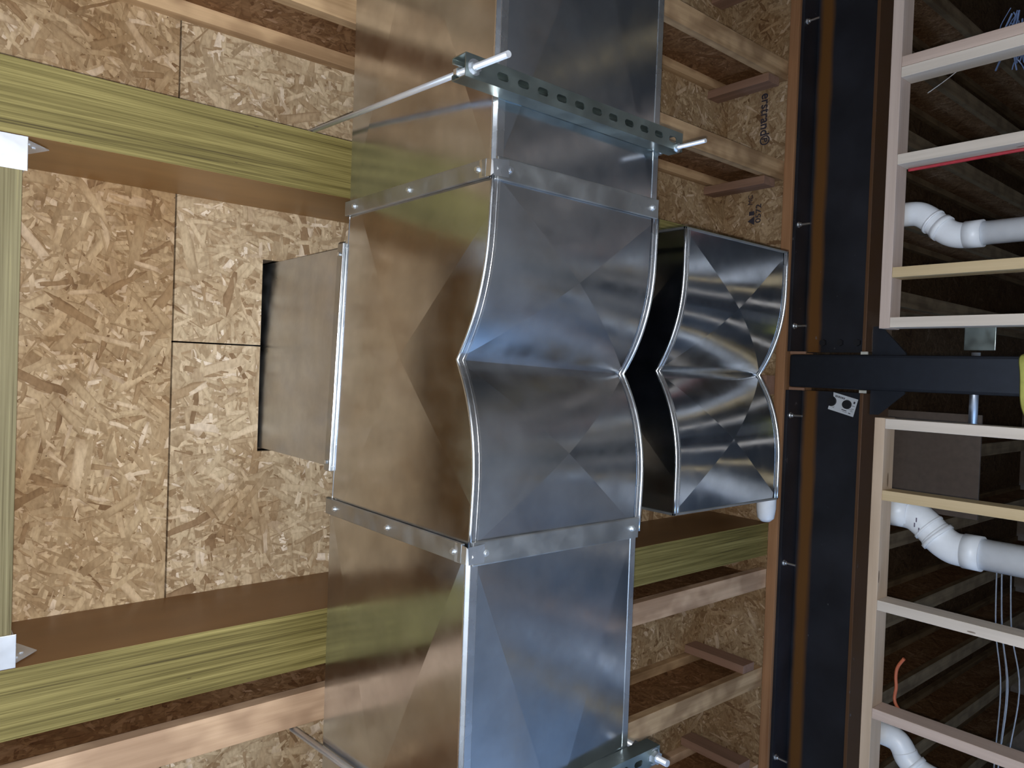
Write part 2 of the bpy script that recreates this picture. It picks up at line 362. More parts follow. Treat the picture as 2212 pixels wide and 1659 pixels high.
# ---------------------------------------------------------------- wooden I-joists
def ijoist(xc, y0, y1, label, mat, group, ytop=None):
    t = empty('wood_i_joist', (xc, y0, JB), label, 'joist', group); L = y1-y0; h = CZ-JB-0.001; w = 0.0445
    def part(n, d, m):
        bm = bmesh.new(); box(bm, *d, bev=0.0015); o = link(n, bm, m, t); return o
    part('bottom_flange', (-w, w, 0, L, 0, 0.038), mat); part('top_flange', (-w, w, 0, L, h-0.038, h), mat)
    part('web', (-0.005, 0.005, 0, L, 0.038, h-0.038), M['osb_web'])
    return t
G1 = 'wooden I-joists on this side of the steel beam'
ijoist(1.441, -4.0, 3.2, 'second wooden I-joist above the upper long beam, ending above the stamped lettering', M['flange'], G1)
ijoist(0.978, -4.0, 3.2, 'wooden I-joist passing over the upper duct run, just above the upper long beam', M['flange'], G1)
ijoist(1.905, -4.0, 3.2, 'wooden I-joist crossing the top right corner above the pale rim board', M['flange2'], G1)
ijoist(-0.938, -4.0, 3.2, 'pinkish mottled I-joist running close below the lower long beam', M['flange2'], G1)
ijoist(-1.405, -4.0, 3.2, 'blotchy I-joist right of the lower duct run, next one below the pinkish one', M['flange'], G1)
ijoist(-1.872, -4.0, 3.2, 'I-joist at the bottom edge, below the blotchy one, behind the lower trapeze rod stub', M['flange2'], G1)
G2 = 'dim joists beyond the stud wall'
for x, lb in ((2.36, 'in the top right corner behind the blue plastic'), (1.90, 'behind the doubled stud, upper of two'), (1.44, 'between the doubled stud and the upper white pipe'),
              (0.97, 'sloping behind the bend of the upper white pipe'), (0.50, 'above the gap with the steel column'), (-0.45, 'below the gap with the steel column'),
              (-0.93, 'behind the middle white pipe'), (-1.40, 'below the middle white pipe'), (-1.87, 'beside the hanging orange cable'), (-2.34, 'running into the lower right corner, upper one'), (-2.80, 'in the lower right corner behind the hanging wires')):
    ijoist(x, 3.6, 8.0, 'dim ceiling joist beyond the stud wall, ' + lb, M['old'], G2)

# squash blocks against the rim board
G3 = 'vertical squash blocks at the rim board'
def block(xc, label, y=3.085, w=0.045):
    o = boxobj('squash_block', (xc-0.019, xc+0.019, y-w, y+w, JB+0.001, CZ-0.002), M['block']); tag(o, label, 'wood block', G3)
block(1.372, 'reddish upright block at the rim board just above the stamped lettering')
block(0.908, 'reddish upright block at the rim board between the two groups of stamped marks')
block(-1.34, 'reddish upright block at the rim board beside the blotchy I-joist')
block(-1.80, 'reddish upright block at the rim board near the bottom edge')
block(1.83, 'upright block at the rim board at the top edge')
o = boxobj('blocking', (-0.07, 0.02, 3.13, 3.218, JB+0.001, CZ-0.002), M['block']); tag(o, 'tan end block at the rim board behind the notch of the rear duct fitting', 'wood block')

# rim board with stamped lettering
rim = empty('rim_board', (0, 3.22, JB), 'pale strand board rim along the steel beam, with black stamped lettering', 'board')
bm = bmesh.new(); box(bm, -4.5, 0.0-0.0015, 0.0, 0.03, 0.0, CZ-JB-0.001, bev=0.0008); box(bm, 0.0015, 4.0, 0.0, 0.03, 0, CZ-JB-0.001, bev=0.0008)
link('panel', bm, M['osb_rim'], rim)
def lettering(txt, size, loc, rot, mat, parent, name='printed_lettering', sx=1.0, bold=0.0):
    c = bpy.data.curves.new('txt', 'FONT'); c.body = txt; c.size = size; c.extrude = 0.0004; c.offset = bold
    o = bpy.data.objects.new('txt', c); COL.objects.link(o)
    bpy.context.view_layer.update()
    me = bpy.data.meshes.new_from_object(o.evaluated_get(bpy.context.evaluated_depsgraph_get()))
    bpy.data.objects.remove(o); me.name = name; me.materials.clear(); me.materials.append(mat)
    n = bpy.data.objects.new(name, me); COL.objects.link(n); n.parent = parent; n.location = loc; n.rotation_euler = rot; n.scale = (sx, 1, 1)
    return n
# upside down on the board, reading towards the lower edge of the frame
lettering('erstrand\u00ae', 0.068, (1.376, -0.0008, 2.012-JB), (math.radians(90), math.radians(180), 0), M['ink'], rim, sx=0.88, bold=0.0012)
lettering('0572', 0.040, (0.755, -0.0008, 1.992-JB), (math.radians(90), 0, 0), M['ink'], rim, sx=1.15, bold=0.0006)
lettering('MC', 0.034, (0.846, -0.0008, 2.040-JB), (math.radians(90), 0, 0), M['ink'], rim)
lettering('cing', 0.036, (0.585, -0.0008, 2.030-JB), (math.radians(90), 0, 0), M['ink'], rim)
bm = bmesh.new()   # little stamped triangle emblem
for (a, b_) in ((0.0, 0.0),):
    v = [bm.verts.new(p) for p in ((0.747, -0.0008, 0.155), (0.790, -0.0008, 0.155), (0.7685, -0.0008, 0.192))]; bm.faces.new(v)
    v = [bm.verts.new(p) for p in ((0.795, -0.0008, 0.157), (0.815, -0.0008, 0.157), (0.815, -0.0008, 0.186), (0.795, -0.0008, 0.186))]; bm.faces.new(v)
link('printed_emblem', bm, M['ink'], rim)

# nailer on the beam
tag(boxobj('nailer_plate', (-4.5, 4.0, 3.20, 3.46, 1.822, JB-0.0005), M['nailer'], bev=0.003), 'orange-brown wooden plate lying on top of the black steel beam', 'wood plate')

# ---------------------------------------------------------------- steel beams, bolts, column
def beam(x0, x1, label):
    t = empty('steel_beam', (x0, 3.34, 1.46), label, 'steel beam', 'steel beams meeting at the column'); L = x1-x0
    for n, d in (('top_flange', (0, L, -0.125, 0.130, 0.346, 0.361)), ('bottom_flange', (0, L, -0.125, 0.130, 0.0, 0.015)), ('web', (0, L, -0.0, 0.010, 0.015, 0.346))):
        bm = bmesh.new(); box(bm, *d, bev=0.0015); o = link(n, bm, STEEL, t)
        o.matrix_parent_inverse = Matrix.Translation((0, 0, 0))
    if x0 > 0:
        for k in range(3):
            bm = bmesh.new(); hexnut(bm, (0.045, -0.001, 0.09+k*0.08), (0, -1, 0), 0.016, 0.014); link('bolt_head', bm, M['blackhole'], t)
    return t
# the beam material reads object coordinates, so shift them to the beam's own height
STEEL = steel_paint('structural_steel_beam')
for n in STEEL.node_tree.nodes:
    if n.type == 'MATH' and n.operation == 'SUBTRACT' and abs(n.inputs[1].default_value - 1.40) < 1e-4: n.inputs[1].default_value = -0.06
beam(0.135, 4.0, 'black steel I-beam above the column, with a rusty streak and scratches')
beam(-4.5, -0.045, 'bluish black steel I-beam below the column, carrying the white paper tag')
# bolts through the top flange
GB = 'bolts hanging from the top flange of the steel beam'
proto = None
for x, lb in ((1.66, 'topmost flange bolt, near the upper edge of the frame'), (0.723, 'flange bolt beside the upper corner of the rear duct fitting'), (0.253, 'flange bolt just above the steel column'),
              (-0.163, 'flange bolt just below the steel column, beside the paper tag'), (-0.855, 'flange bolt level with the lower long beam'), (-1.775, 'lowest flange bolt, near the bottom edge of the frame')):
    t = empty('anchor_bolt', (x, 3.237, 1.805), 'zinc ' + lb, 'bolt', GB)
    if proto is None:
        bm = bmesh.new(); tube(bm, [(0, 0, 0.0), (0, 0, -0.060)], 0.0052, 10); a = link('shank', bm, M['zinc'], t)
        bm = bmesh.new(); tube(bm, [(0, 0, -0.0), (0, 0, -0.003)], 0.014, 14); hexnut(bm, (0, 0, -0.003), (0, 0, -1), 0.0105, 0.010); b_ = link('nut', bm, M['zinc'], t)
        proto = (a, b_)
    else:
        for q in proto: c = q.copy(); COL.objects.link(c); c.parent = t
colm = empty('steel_column', (0.045, 3.275, FL), 'black square steel column standing in the gap between the two stud walls', 'steel column')
bm = bmesh.new(); box(bm, -0.075, 0.075, -0.075, 0.075, 0, 1.80-FL, bev=0.012); link('shaft', bm, M['steel'], colm)
for s, (xa, xb) in ((1, (0.075, 0.20)), (-1, (-0.075, -0.18))):
    bm = bmesh.new(); z1 = 1.455-FL
    p = [(xa, z1), (xb, z1), (xb, z1-0.035), (xa+0.01*s, z1-0.14), (xa, z1-0.14)]
    v = [bm.verts.new((a, -0.005, z)) for a, z in p]; v2 = [bm.verts.new((a, 0.005, z)) for a, z in p]
    bm.faces.new(v); bm.faces.new(v2[::-1])
    for i in range(5): bm.faces.new((v[i], v[(i+1) % 5], v2[(i+1) % 5], v2[i]))
    link('gusset', bm, M['steel'], colm)
for s, (xa, xb) in ((1, (0.077, 0.089)), (-1, (-0.089, -0.077))):  # thin strips added where lit wood shows between beam ends and column
    bm = bmesh.new(); box(bm, xa, xb, -0.070, -0.062, 1.725-FL, 1.800-FL, bev=0.001); link('shim', bm, M['block'], colm, 'thin brown shim beside the column head')
    bm = bmesh.new(); box(bm, xa, xb, -0.070, -0.062, 1.445-FL, 1.475-FL, bev=0.001); link('seal_block', bm, M['foam'], colm, 'small pale block beside the column')
# paper tag on the beam web
tg = empty('paper_tag', (-0.100, 3.334, 1.603), 'white printed paper tag stuck askew on the steel beam below the column', 'tag')
ca, sa = math.cos(math.radians(-14)), math.sin(math.radians(-14))
def tp(u, v, d=0.0):   # u along -Z (down), v along -X
    a, b = u*math.cos(math.radians(14)) - v*math.sin(math.radians(14)), u*math.sin(math.radians(14)) + v*math.cos(math.radians(14))
    return Vector((-b, -d, -a))
bm = bmesh.new(); vs = []
outline = [(-0.058, -0.040), (0.060, -0.040), (0.060, 0.042), (-0.062, 0.042), (-0.062, 0.026)]
outline += [(-0.058 + 0.026*math.cos(a), 0.002 + 0.024*math.sin(a)) for a in [math.radians(q) for q in range(80, -81, -16)]]
ov = [bm.verts.new(tp(u, v, 0.001)) for u, v in outline]
hv = [bm.verts.new(tp(0.018+0.021*math.cos(a), -0.004+0.021*math.sin(a), 0.001)) for a in [2*math.pi*k/24 for k in range(24)]]
es = [bm.edges.new((ov[i], ov[(i+1) % len(ov)])) for i in range(len(ov))] + [bm.edges.new((hv[i], hv[(i+1) % 24])) for i in range(24)]
bmesh.ops.triangle_fill(bm, edges=es, use_beauty=True)
ex = bmesh.ops.extrude_face_region(bm, geom=bm.faces[:])
bmesh.ops.translate(bm, vec=(0, 0.0006, 0), verts=[e for e in ex['geom'] if isinstance(e, bmesh.types.BMVert)])
link('paper', bm, M['tag'], tg)
bm = bmesh.new()
def ink(u0, u1, v0, v1):
    v = [bm.verts.new(tp(a, b, 0.0016)) for a, b in ((u0, v0), (u1, v0), (u1, v1), (u0, v1))]; bm.faces.new(v)
u = -0.044
for wd in (4, 2, 3, 1, 2, 4, 1, 3, 2, 2, 4, 1, 2, 3):   # smudged bar pattern on the upper edge
    ink(u, u+0.0009*wd, -0.031, -0.022); u += 0.0009*wd + 0.0011
for (a, b_, c_, d_) in ((0.000, 0.024, 0.023, 0.0265), (0.006, 0.027, 0.031, 0.0325), (0.034, 0.044, 0.030, 0.0335), (0.040, 0.052, 0.020, 0.0215), (0.042, 0.054, 0.008, 0.010), (0.042, 0.054, -0.006, -0.004), (0.044, 0.052, -0.026, -0.016),
                        (-0.046, -0.038, 0.026, 0.0275), (-0.038, -0.0365, 0.020, 0.0275), (0.030, 0.050, 0.014, 0.0155)):
    ink(a, b_, c_, d_)
link('printed_marks', bm, M['ink'], tg)
for (u_, v_) in ((0.018, -0.004), (-0.052, 0.002)):
    c = tp(u_, v_, 0.0)
    bm = bmesh.new(); tube(bm, [c, c+Vector((0, -0.010, 0))], 0.0195, 20); tube(bm, [c+Vector((0, -0.010, 0)), c+Vector((0, -0.0135, 0))], 0.0165, 20)
    o = link('beam_bolt', bm, M['blackhole']); o.location = tg.location
    tag(o, 'round black bolt head showing through the opening of the paper tag' if u_ > 0 else 'round black bolt head at the notched edge of the paper tag', 'bolt')
# yellow strap round the column
bm = bmesh.new(); z0, z1 = 0.72, 0.886
prof = [(-0.115, 3.30), (-0.13, 3.19), (-0.06, 3.165), (0.045, 3.160), (0.10, 3.165), (0.135, 3.19), (0.135, 3.30)]
lo = [bm.verts.new((x, y, z0 - 0.02*math.sin(i))) for i, (x, y) in enumerate(prof)]
hi = [bm.verts.new((x, y, z1 - (0.035 if i < 2 else 0) + 0.008*math.sin(i*1.7))) for i, (x, y) in enumerate(prof)]
for i in range(len(prof)-1): bm.faces.new((lo[i], lo[i+1], hi[i+1], hi[i]))
o = link('yellow_strap', bm, M['yellow'], smooth=True); md = o.modifiers.new('s', 'SOLIDIFY'); md.thickness = 0.008; o.modifiers.new('b', 'SUBSURF').levels = 2
tag(o, 'yellow-green strap wrapped round the steel column at the right edge', 'strap')

# ---------------------------------------------------------------- stud walls
def plate(x0, x1, mat, label):
    tag(boxobj('top_plate', (x0, x1, 2.86, 2.949, 1.214, 1.252), mat, bev=0.002), label, 'wall plate', 'top plates of the stud walls')
plate(0.207, 4.0, M['plate_pink'], 'pinkish wooden top plate of the upper stud wall, above the steel column')
plate(-4.5, -0.128, M['plate_tan'], 'tan wooden top plate of the lower stud wall, below the steel column')
plate2 = (('upper', 0.207, 4.0), ('lower', -4.5, -0.128))
for n, a, b_ in plate2:
    tag(boxobj('sole_plate', (a, b_, 2.86, 2.949, FL, FL+0.038), M['plate_tan']), 'wooden sole plate on the slab under the %s stud wall' % n, 'wall plate')
GS = 'studs of the two stud walls'
for xc, mat, lb in ((1.194, 'stud_pink', 'brownish pink stud, upper member of the doubled stud near the top'), (1.155, 'stud_white', 'grey-white stud, lower member of the doubled stud near the top'),
                    (0.833, 'stud_white', 'white stud with a red cable along its lower side, above the upper white pipe'), (0.415, 'stud_tan', 'yellowish tan stud just below the upper white pipe'),
                    (0.229, 'stud_white', 'pale end stud of the upper wall, above the steel column'), (-0.149, 'stud_white', 'pale end stud of the lower wall, below the steel column'),
                    (-0.417, 'stud_tan', 'yellowish tan stud just above the middle white pipe'), (-0.831, 'stud_white', 'white stud below the middle white pipe'),
                    (-1.240, 'stud_pink', 'pinkish stud above the lowest white pipe'), (-1.65, 'stud_tan', 'tan stud below the lowest white pipe'), (1.60, 'stud_tan', 'tan stud above the doubled stud')):
    tag(boxobj('wall_stud', (xc-0.019, xc+0.019, 2.8605, 2.9485, FL+0.038, 1.2135), M[mat]), lb, 'stud', GS)

# ---------------------------------------------------------------- white plastic pipes
def smooth_path(pts, n=8):
    out = []
    P = [Vector(p) for p in pts]
    for i in range(len(P)-1):
        p0, p1, p2, p3 = P[max(i-1, 0)], P[i], P[i+1], P[min(i+2, len(P)-1)]
        for k in range(n):
            t = k/n; out.append(0.5*((2*p1)+(-p0+p2)*t+(2*p0-5*p1+4*p2-p3)*t*t+(-p0+3*p1-3*p2+p3)*t**3))
    out.append(P[-1]); return out
def pvc(name, parts, label):
    t = empty('drain_pipe', parts[0][1][0], label, 'pipe', 'white drain pipes behind the stud walls'); o0 = Vector(parts[0][1][0])
    for nm, pts, r in parts:
        tubeobj(nm, [Vector(p)-o0 for p in pts], r, M['pvc'], t, 28)
    return t
def band(parts_r): pass
Y1 = 3.045
t = pvc('u', [('straight_pipe', [(0.560, Y1, -1.46), (0.560, Y1, 1.02)], 0.043),
          ('elbow_fitting', smooth_path([(0.560, Y1, 1.01), (0.560, Y1, 1.05), (0.574, Y1, 1.09), (0.606, Y1, 1.13)], 5), 0.047),
          ('elbow_fitting', smooth_path([(0.603, Y1, 1.126), (0.637, Y1, 1.165), (0.660, Y1, 1.205), (0.664, Y1, 1.26)], 5), 0.046),
          ('coupling_collar', [(0.560, Y1, 0.975), (0.560, Y1, 1.035)], 0.050),
          ('coupling_collar', [(0.590, Y1, 1.110), (0.603, Y1, 1.126)], 0.051),
          ('coupling_collar', [(0.620, Y1, 1.146), (0.626, Y1, 1.153)], 0.050)],
        'upper white drain pipe with a double bend under the top plate')
Y2 = 3.065
t = pvc('l', [('straight_pipe', [(-0.607, Y2, -1.46), (-0.607, Y2, 1.0)], 0.056),
          ('elbow_fitting', smooth_path([(-0.607, Y2, 0.99), (-0.605, Y2, 1.03), (-0.590, Y2, 1.065), (-0.562, Y2, 1.10)], 5), 0.060),
          ('elbow_fitting', smooth_path([(-0.566, Y2, 1.095), (-0.53, Y2, 1.135), (-0.505, Y2, 1.18), (-0.498, Y2, 1.26)], 5), 0.058),
          ('coupling_collar', [(-0.607, Y2, 0.935), (-0.607, Y2, 0.995)], 0.064),
          ('coupling_collar', [(-0.578, Y2, 1.082), (-0.568, Y2, 1.093)], 0.066),
          ('coupling_collar', [(-0.546, Y2, 1.117), (-0.540, Y2, 1.124)], 0.062),
          ('coupling_collar', [(-0.497, Y2, 1.185), (-0.497, Y2, 1.265)], 0.062)],
        'thick middle white drain pipe with a double bend, between a tan and a white stud')
for (x, z) in ((0.066, 2.612), (0.086, 2.606), (0.050, 2.596)):
    bm = bmesh.new(); box(bm, x, x+0.016, -0.0590, -0.0575, z-0.004, z); link('pen_mark', bm, M['pvc_mark'], t)
Y3 = 3.065
pvc('b', [('straight_pipe', [(-1.52, Y3, -1.46), (-1.50, Y3, 1.05)], 0.040),
          ('elbow_fitting', smooth_path([(-1.497, Y3, 1.04), (-1.485, Y3, 1.11), (-1.455, Y3, 1.155), (-1.43, Y3, 1.17)], 5), 0.046),
          ('elbow_fitting', smooth_path([(-1.44, Y3, 1.165), (-1.405, Y3, 1.19), (-1.393, Y3, 1.22), (-1.392, Y3, 1.27)], 5), 0.044),
          ('coupling_collar', [(-1.478, Y3, 1.125), (-1.468, Y3, 1.138)], 0.050)],
        'lowest white drain pipe, short bend at the bottom edge under the top plate')
# small white pipe end behind the rear fitting
tag(tubeobj('pipe_stub', [(-0.20, 2.86, CZ-0.002), (-0.20, 2.86, 1.76), (-0.24, 2.86, 1.70), (-0.30, 2.86, 1.685), (-0.545, 2.86, 1.685), (-0.585, 2.86, 1.685), (-0.60, 2.86, 1.685)], [0.040, 0.040, 0.040, 0.040, 0.040, 0.034, 0.018], M['pvc'], None, 20), 'rounded white pipe end peeking out beside the lower corner of the rear duct fitting', 'pipe')

# cables, wires and scraps
tag(tubeobj('red_cable', smooth_path([(0.805, 2.93, 1.20), (0.807, 2.935, 1.1), (0.808, 2.93, 0.8), (0.806, 2.935, 0.4), (0.808, 2.93, -1.4)], 6), 0.006, M['red']), 'red cable running along the white stud', 'cable')
tag(tubeobj('orange_cable', smooth_path([(-1.250, 2.955, 1.12), (-1.232, 2.965, 1.160), (-1.205, 2.975, 1.180), (-1.160, 2.98, 1.178), (-1.120, 2.985, 1.183), (-1.085, 2.99, 1.180), (-1.045, 2.99, 1.158)], 6), 0.006, M['orange']), 'orange cable tail curling behind the lower top plate', 'cable')
for k, (x0, y0) in enumerate(((0.0, 5.0), (0.05, 5.02), (0.09, 4.97), (0.16, 5.05))):
    pts = smooth_path([(-0.95, y0, 1.45-0.35*x0), (-1.4, y0+0.02*math.sin(k), 1.44-0.4*x0), (-1.75, y0, 1.40-0.5*x0), (-2.3, y0+0.02, 1.42-0.3*x0), (-2.9, y0, 1.40-0.4*x0)], 6)
    tag(tubeobj('hanging_wire', pts, 0.004, M['wire']), ('leftmost', 'second', 'third', 'rightmost')[k] + ' of the four thin grey wires strung behind the lower stud wall', 'wire', 'grey wires behind the lower stud wall')
bm = bmesh.new(); rnd = random.Random(3)
for k in range(26):
    p = Vector((1.33+rnd.uniform(-0.05, 0.07), 3.15+rnd.uniform(-0.04, 0.04), 0.90+rnd.uniform(-0.06, 0.06))); pts = [p]
    d = Vector((-0.6, 0, rnd.uniform(-0.25, 0.35)))
    for j in range(4): p = p+d*0.05+Vector((rnd.uniform(-.02, .02), rnd.uniform(-.02, .02), rnd.uniform(-.02, .02))); pts.append(p)
    tube(bm, smooth_path(pts, 3), 0.0016+rnd.random()*0.002, 5)
tag(link('plastic_netting', bm, M['blue']), 'tangle of torn blue plastic netting above the doubled stud at the top right corner', 'netting')
tag(tubeobj('thin_cord', smooth_path([(1.30, 3.12, 0.95), (1.24, 3.10, 1.04), (1.17, 3.08, 1.135), (1.13, 3.07, 1.20)], 5), 0.0018, M['wire']), 'thin pale cord stretching from the blue netting to the upper plate', 'cord')
# metal pipe and bits seen in the gap behind the column
tag(tubeobj('conduit', [(-0.20, 3.879, 1.25), (0.16, 3.879, 1.25)], 0.019, M['hanger']), 'bluish metal conduit crossing behind the steel column', 'conduit')
tag(boxobj('angle_bracket', (0.17, 0.30, 3.87, 3.882, 1.17, 1.30), M['strut']), 'dull metal bracket above the conduit, in the gap behind the steel column', 'bracket')
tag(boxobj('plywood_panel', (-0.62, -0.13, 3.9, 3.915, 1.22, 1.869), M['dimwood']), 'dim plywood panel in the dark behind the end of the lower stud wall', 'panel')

# ---------------------------------------------------------------- galvanised ducts
def cross_panel(bm, P, Nf, d, n, mi=0):
    """P(u,v), u,v in 0..1; pyramid cross-break of height d along outward normal Nf(u,v); diagonals creased"""
    V = [[None]*(n+1) for _ in range(n+1)]
    for i in range(n+1):
        for j in range(n+1):
            u, v = i/n, j/n; h = d*(1-max(abs(2*u-1), abs(2*v-1)))
            V[i][j] = bm.verts.new(Vector(P(u, v)) + Vector(Nf(u, v))*h)
    for i in range(n):
        for j in range(n):
            a, b, c, e = V[i][j], V[i+1][j], V[i+1][j+1], V[i][j+1]
            if (i < n/2) == (j < n/2): tris = ((a, b, c), (a, c, e))
            else: tris = ((a, b, e), (b, c, e))
            for t_ in tris:
                f = bm.faces.new(t_); f.smooth = True; f.material_index = mi
    for i in range(n):
        for p, q in ((V[i][i], V[i+1][i+1]), (V[i][n-i], V[i+1][n-i-1])):
            e = bm.edges.get((p, q))
            if e: e.smooth = False
    rim_ = [(V[i][0], V[i+1][0]) for i in range(n)]+[(V[i][n], V[i+1][n]) for i in range(n)]+[(V[0][i], V[0][i+1]) for i in range(n)]+[(V[n][i], V[n][i+1]) for i in range(n)]
    for p, q in rim_:
        e = bm.edges.get((p, q))
        if e: e.smooth = False
    return V
def flat(bm, a, b, c, d, dep, nrm, n=2):
    a, b, c, d = map(Vector, (a, b, c, d))
    return cross_panel(bm, lambda u, v: (a*(1-u)+b*u)*(1-v)+(d*(1-u)+c*u)*v, lambda u, v: nrm, dep, n)
CH = 0.007
def duct_run(x0, x1, y0, label, cmin=0.0):
    """horizontal run: origin at bottom front corner of its inner end"""
    Wd, H, L = 0.496, 0.578, x1-x0
    t = empty('duct_section', (x0, y0, 1.135), label, 'duct', 'straight rectangular duct sections')
    segs = [(0, min(1.19, L))] if True else []
    if x0 < -1: segs = [(L-1.19, L)]
    a, b = segs[0]
    bm = bmesh.new(); flat(bm, (a, 0, CH), (b, 0, CH), (b, 0, H), (a, 0, H), 0.014, (0, -1, 0)); link('front_panel', bm, M['galv'], t)
    bm = bmesh.new(); flat(bm, (a, CH, 0), (b, CH, 0), (b, Wd-CH, 0), (a, Wd-CH, 0), 0.012, (0, 0, -1)); link('bottom_panel', bm, M['galv'], t)
    bm = bmesh.new(); flat(bm, (a, Wd, CH), (b, Wd, CH), (b, Wd, H), (a, Wd, H), 0.005, (0, 1, 0)); link('back_panel', bm, M['galv'], t)
    bm = bmesh.new(); flat(bm, (a, 0, H), (b, 0, H), (b, Wd, H), (a, Wd, H), 0.005, (0, 0, 1)); link('top_panel', bm, M['galv'], t)
    bm = bmesh.new()
    for y_, z_, s in ((0, 0, 1), (Wd, 0, -1)):
        v = [bm.verts.new(p) for p in ((a, y_, CH), (b, y_, CH), (b, y_+CH*s, 0), (a, y_+CH*s, 0))]; bm.faces.new(v)
        box(bm, a, b, *sorted((y_+s*0.005, y_+s*0.023)), -0.0022, -0.0004, bev=0.0006)
    box(bm, a, b, -0.0015, -0.0003, 0.006, 0.010)
    link('corner_seam', bm, M['seam'], t)
    return t
ru = duct_run(0.386, 1.60, 0.894, 'upper straight duct run with shiny tan side and nearly black underside')
rl = duct_run(-1.545, -0.352, 0.867, 'lower straight rectangular duct run with bluish grey underside and bands reflected in its side')
# continuing sections outside the frame keep the runs complete
ru2 = duct_run(1.603, 2.79, 0.894, 'further duct section beyond the top edge of the frame'); rl2 = duct_run(-2.74, -1.548, 0.867, 'further duct section beyond the bottom edge of the frame')

def tee(loc, rz, label, mat, has_riser=True, W2=0.502):
    """two back-to-back elbows: flat cheeks, soffit rising in two arcs to a ridge, short neck on top"""
    smat = mat if mat is M['galv2'] else M['galv4']
    t = empty('duct_tee', loc, label, 'duct fitting', 'double-elbow duct fittings', rz)
    X = 0.369; H = 0.578; RZ = 0.078; XS = 0.26
    def soff(x):
        a = abs(x)
        if a >= XS: return 0.0
        q = 1-a/XS; return RZ*(0.72*q*q + 0.28*q**3)
    NP = 14
    xs = [X, 0.33, 0.285] + [XS*(1-i/NP) for i in range(NP+1)]
    bottom = [(x, soff(x)) for x in xs] + [(-x, soff(x)) for x in xs[::-1][1:]]
    top = [(-X, H), (-0.325, H+0.002), (-0.298, H+0.010), (-0.281, H+0.026), (-0.279, H+0.045), (0.279, H+0.045), (0.281, H+0.026), (0.298, H+0.010), (0.325, H+0.002), (X, H)]
    out = bottom + [(-X, 0.523), ] + top + [(X, 0.523)]
    for nm, y, s in (('front_cheek', 0.0, -1), ('back_cheek', W2, 1)):
        bm = bmesh.new(); D = 0.009; cc = (0.003, 0.285)
        def yoff(x, z):
            if z < 0.2 and abs(x) <= 0.2851: return D*z/cc[1]
            if z > 0.5231 or (z > 0.52 and abs(x) < X-1e-4): return D*(0.523-z)/(0.523-cc[1])
            ax, az, bx, bz = 0.285, 0.0, X, 0.523      # line of crease ends, centre at distance q0
            nx, nz = bz-az, -(bx-ax); q = (abs(x)-ax)*nx+(z-az)*nz; q0 = (0-ax)*nx+(cc[1]-az)*nz
            return D*q/q0
        c = bm.verts.new((cc[0], y+s*D, cc[1])); vv = [bm.verts.new((x, y+s*yoff(x, z), z)) for x, z in out]
        for i in range(len(vv)):
            bm.faces.new((c, vv[i], vv[(i+1) % len(vv)])) if s < 0 else bm.faces.new((c, vv[(i+1) % len(vv)], vv[i]))
        # merge fan into four facets: displace only centre, so lower / side / upper wedges are creased at the four rays
        key = [min(range(len(out)), key=lambda k: (out[k][0]-a)**2+(out[k][1]-b_)**2) for a, b_ in ((0.285, 0), (-0.285, 0), (-X, 0.523), (X, 0.523))]
        for f in bm.faces: f.smooth = True
        bm.edges.ensure_lookup_table()
        for k in range(len(vv)):
            e = bm.edges.get((c, vv[k])); e.smooth = not (k in key)
        o = link(nm, bm, mat, t, smooth=False)
    for s in (1, -1):
        bm = bmesh.new()
        def P(u, v, s=s):
            x = X*(1-v); return (s*x, CH*0+W2*u, soff(x))
        def Nf(u, v, s=s):
            x = X*(1-v); dz = (soff(max(x-0.004, 0))-soff(min(x+0.004, X)))/0.008
            n = Vector((-dz*s, 0, -1)).normalized(); return n
        cross_panel(bm, P, Nf, 0.011, 28)
        link('curved_soffit', bm, smat, t, smooth=False)
        for p in t.children[-1].data.polygons: p.use_smooth = True
    # seam beads follow both curved edges
    for y, s in ((0.0, 1), (W2, -1)):
        bm = bmesh.new(); pts = [(x, y+s*0.001, z-0.001) for x, z in bottom]; tube(bm, pts, 0.0042, 8)
        pts = [(x, y+s*0.014, z-0.0008) for x, z in bottom]; tube(bm, pts, 0.0022, 6)
        pa = [(x, z) for x, z in bottom]
        vv = [(bm.verts.new((x, y+s*0.002, z-0.0022)), bm.verts.new((x, y+s*0.020, z-0.0022))) for x, z in pa]
        for a, b_ in zip(vv, vv[1:]): bm.faces.new((a[0], b_[0], b_[1], a[1]))
        o = link('corner_seam', bm, M['seam'], t); 
        for p in o.data.polygons: p.use_smooth = True
    for s in (1, -1):
        bm = bmesh.new(); box(bm, *sorted((s*X, s*0.277)), 0.001, W2-0.001, H-0.002, H); link('shoulder', bm, mat, t)
        bm = bmesh.new(); box(bm, *sorted((s*0.279, s*0.277)), 0.001, W2-0.001, H, H+0.045); link('neck', bm, mat, t)
    return t
t1 = tee((0.017, 0.880, 1.135), math.radians(1.9), 'large central duct fitting with X-creased tan cheek and double-curved bluish underside', M['galv'])
t2 = tee((0.012, 1.575, 1.190), 0.0, 'rear duct fitting behind the main duct, almost black cheek, near the steel beam', M['galv2'])
for s in (1, -1):   # raw flanged ends of the rear fitting
    bm = bmesh.new(); x = s*0.369
    box(bm, *sorted((x, x+s*0.006)), -0.003, 0.505, -0.003, 0.004, bev=0.001); box(bm, *sorted((x, x+s*0.006)), -0.003, 0.004, -0.003, 0.58, bev=0.001)
    box(bm, *sorted((x, x+s*0.006)), 0.498, 0.505, -0.003, 0.58, bev=0.001); box(bm, *sorted((x, x+s*0.003)), 0, 0.502, 0.0, 0.578)
    link('end_flange', bm, M['cleat'], t2)
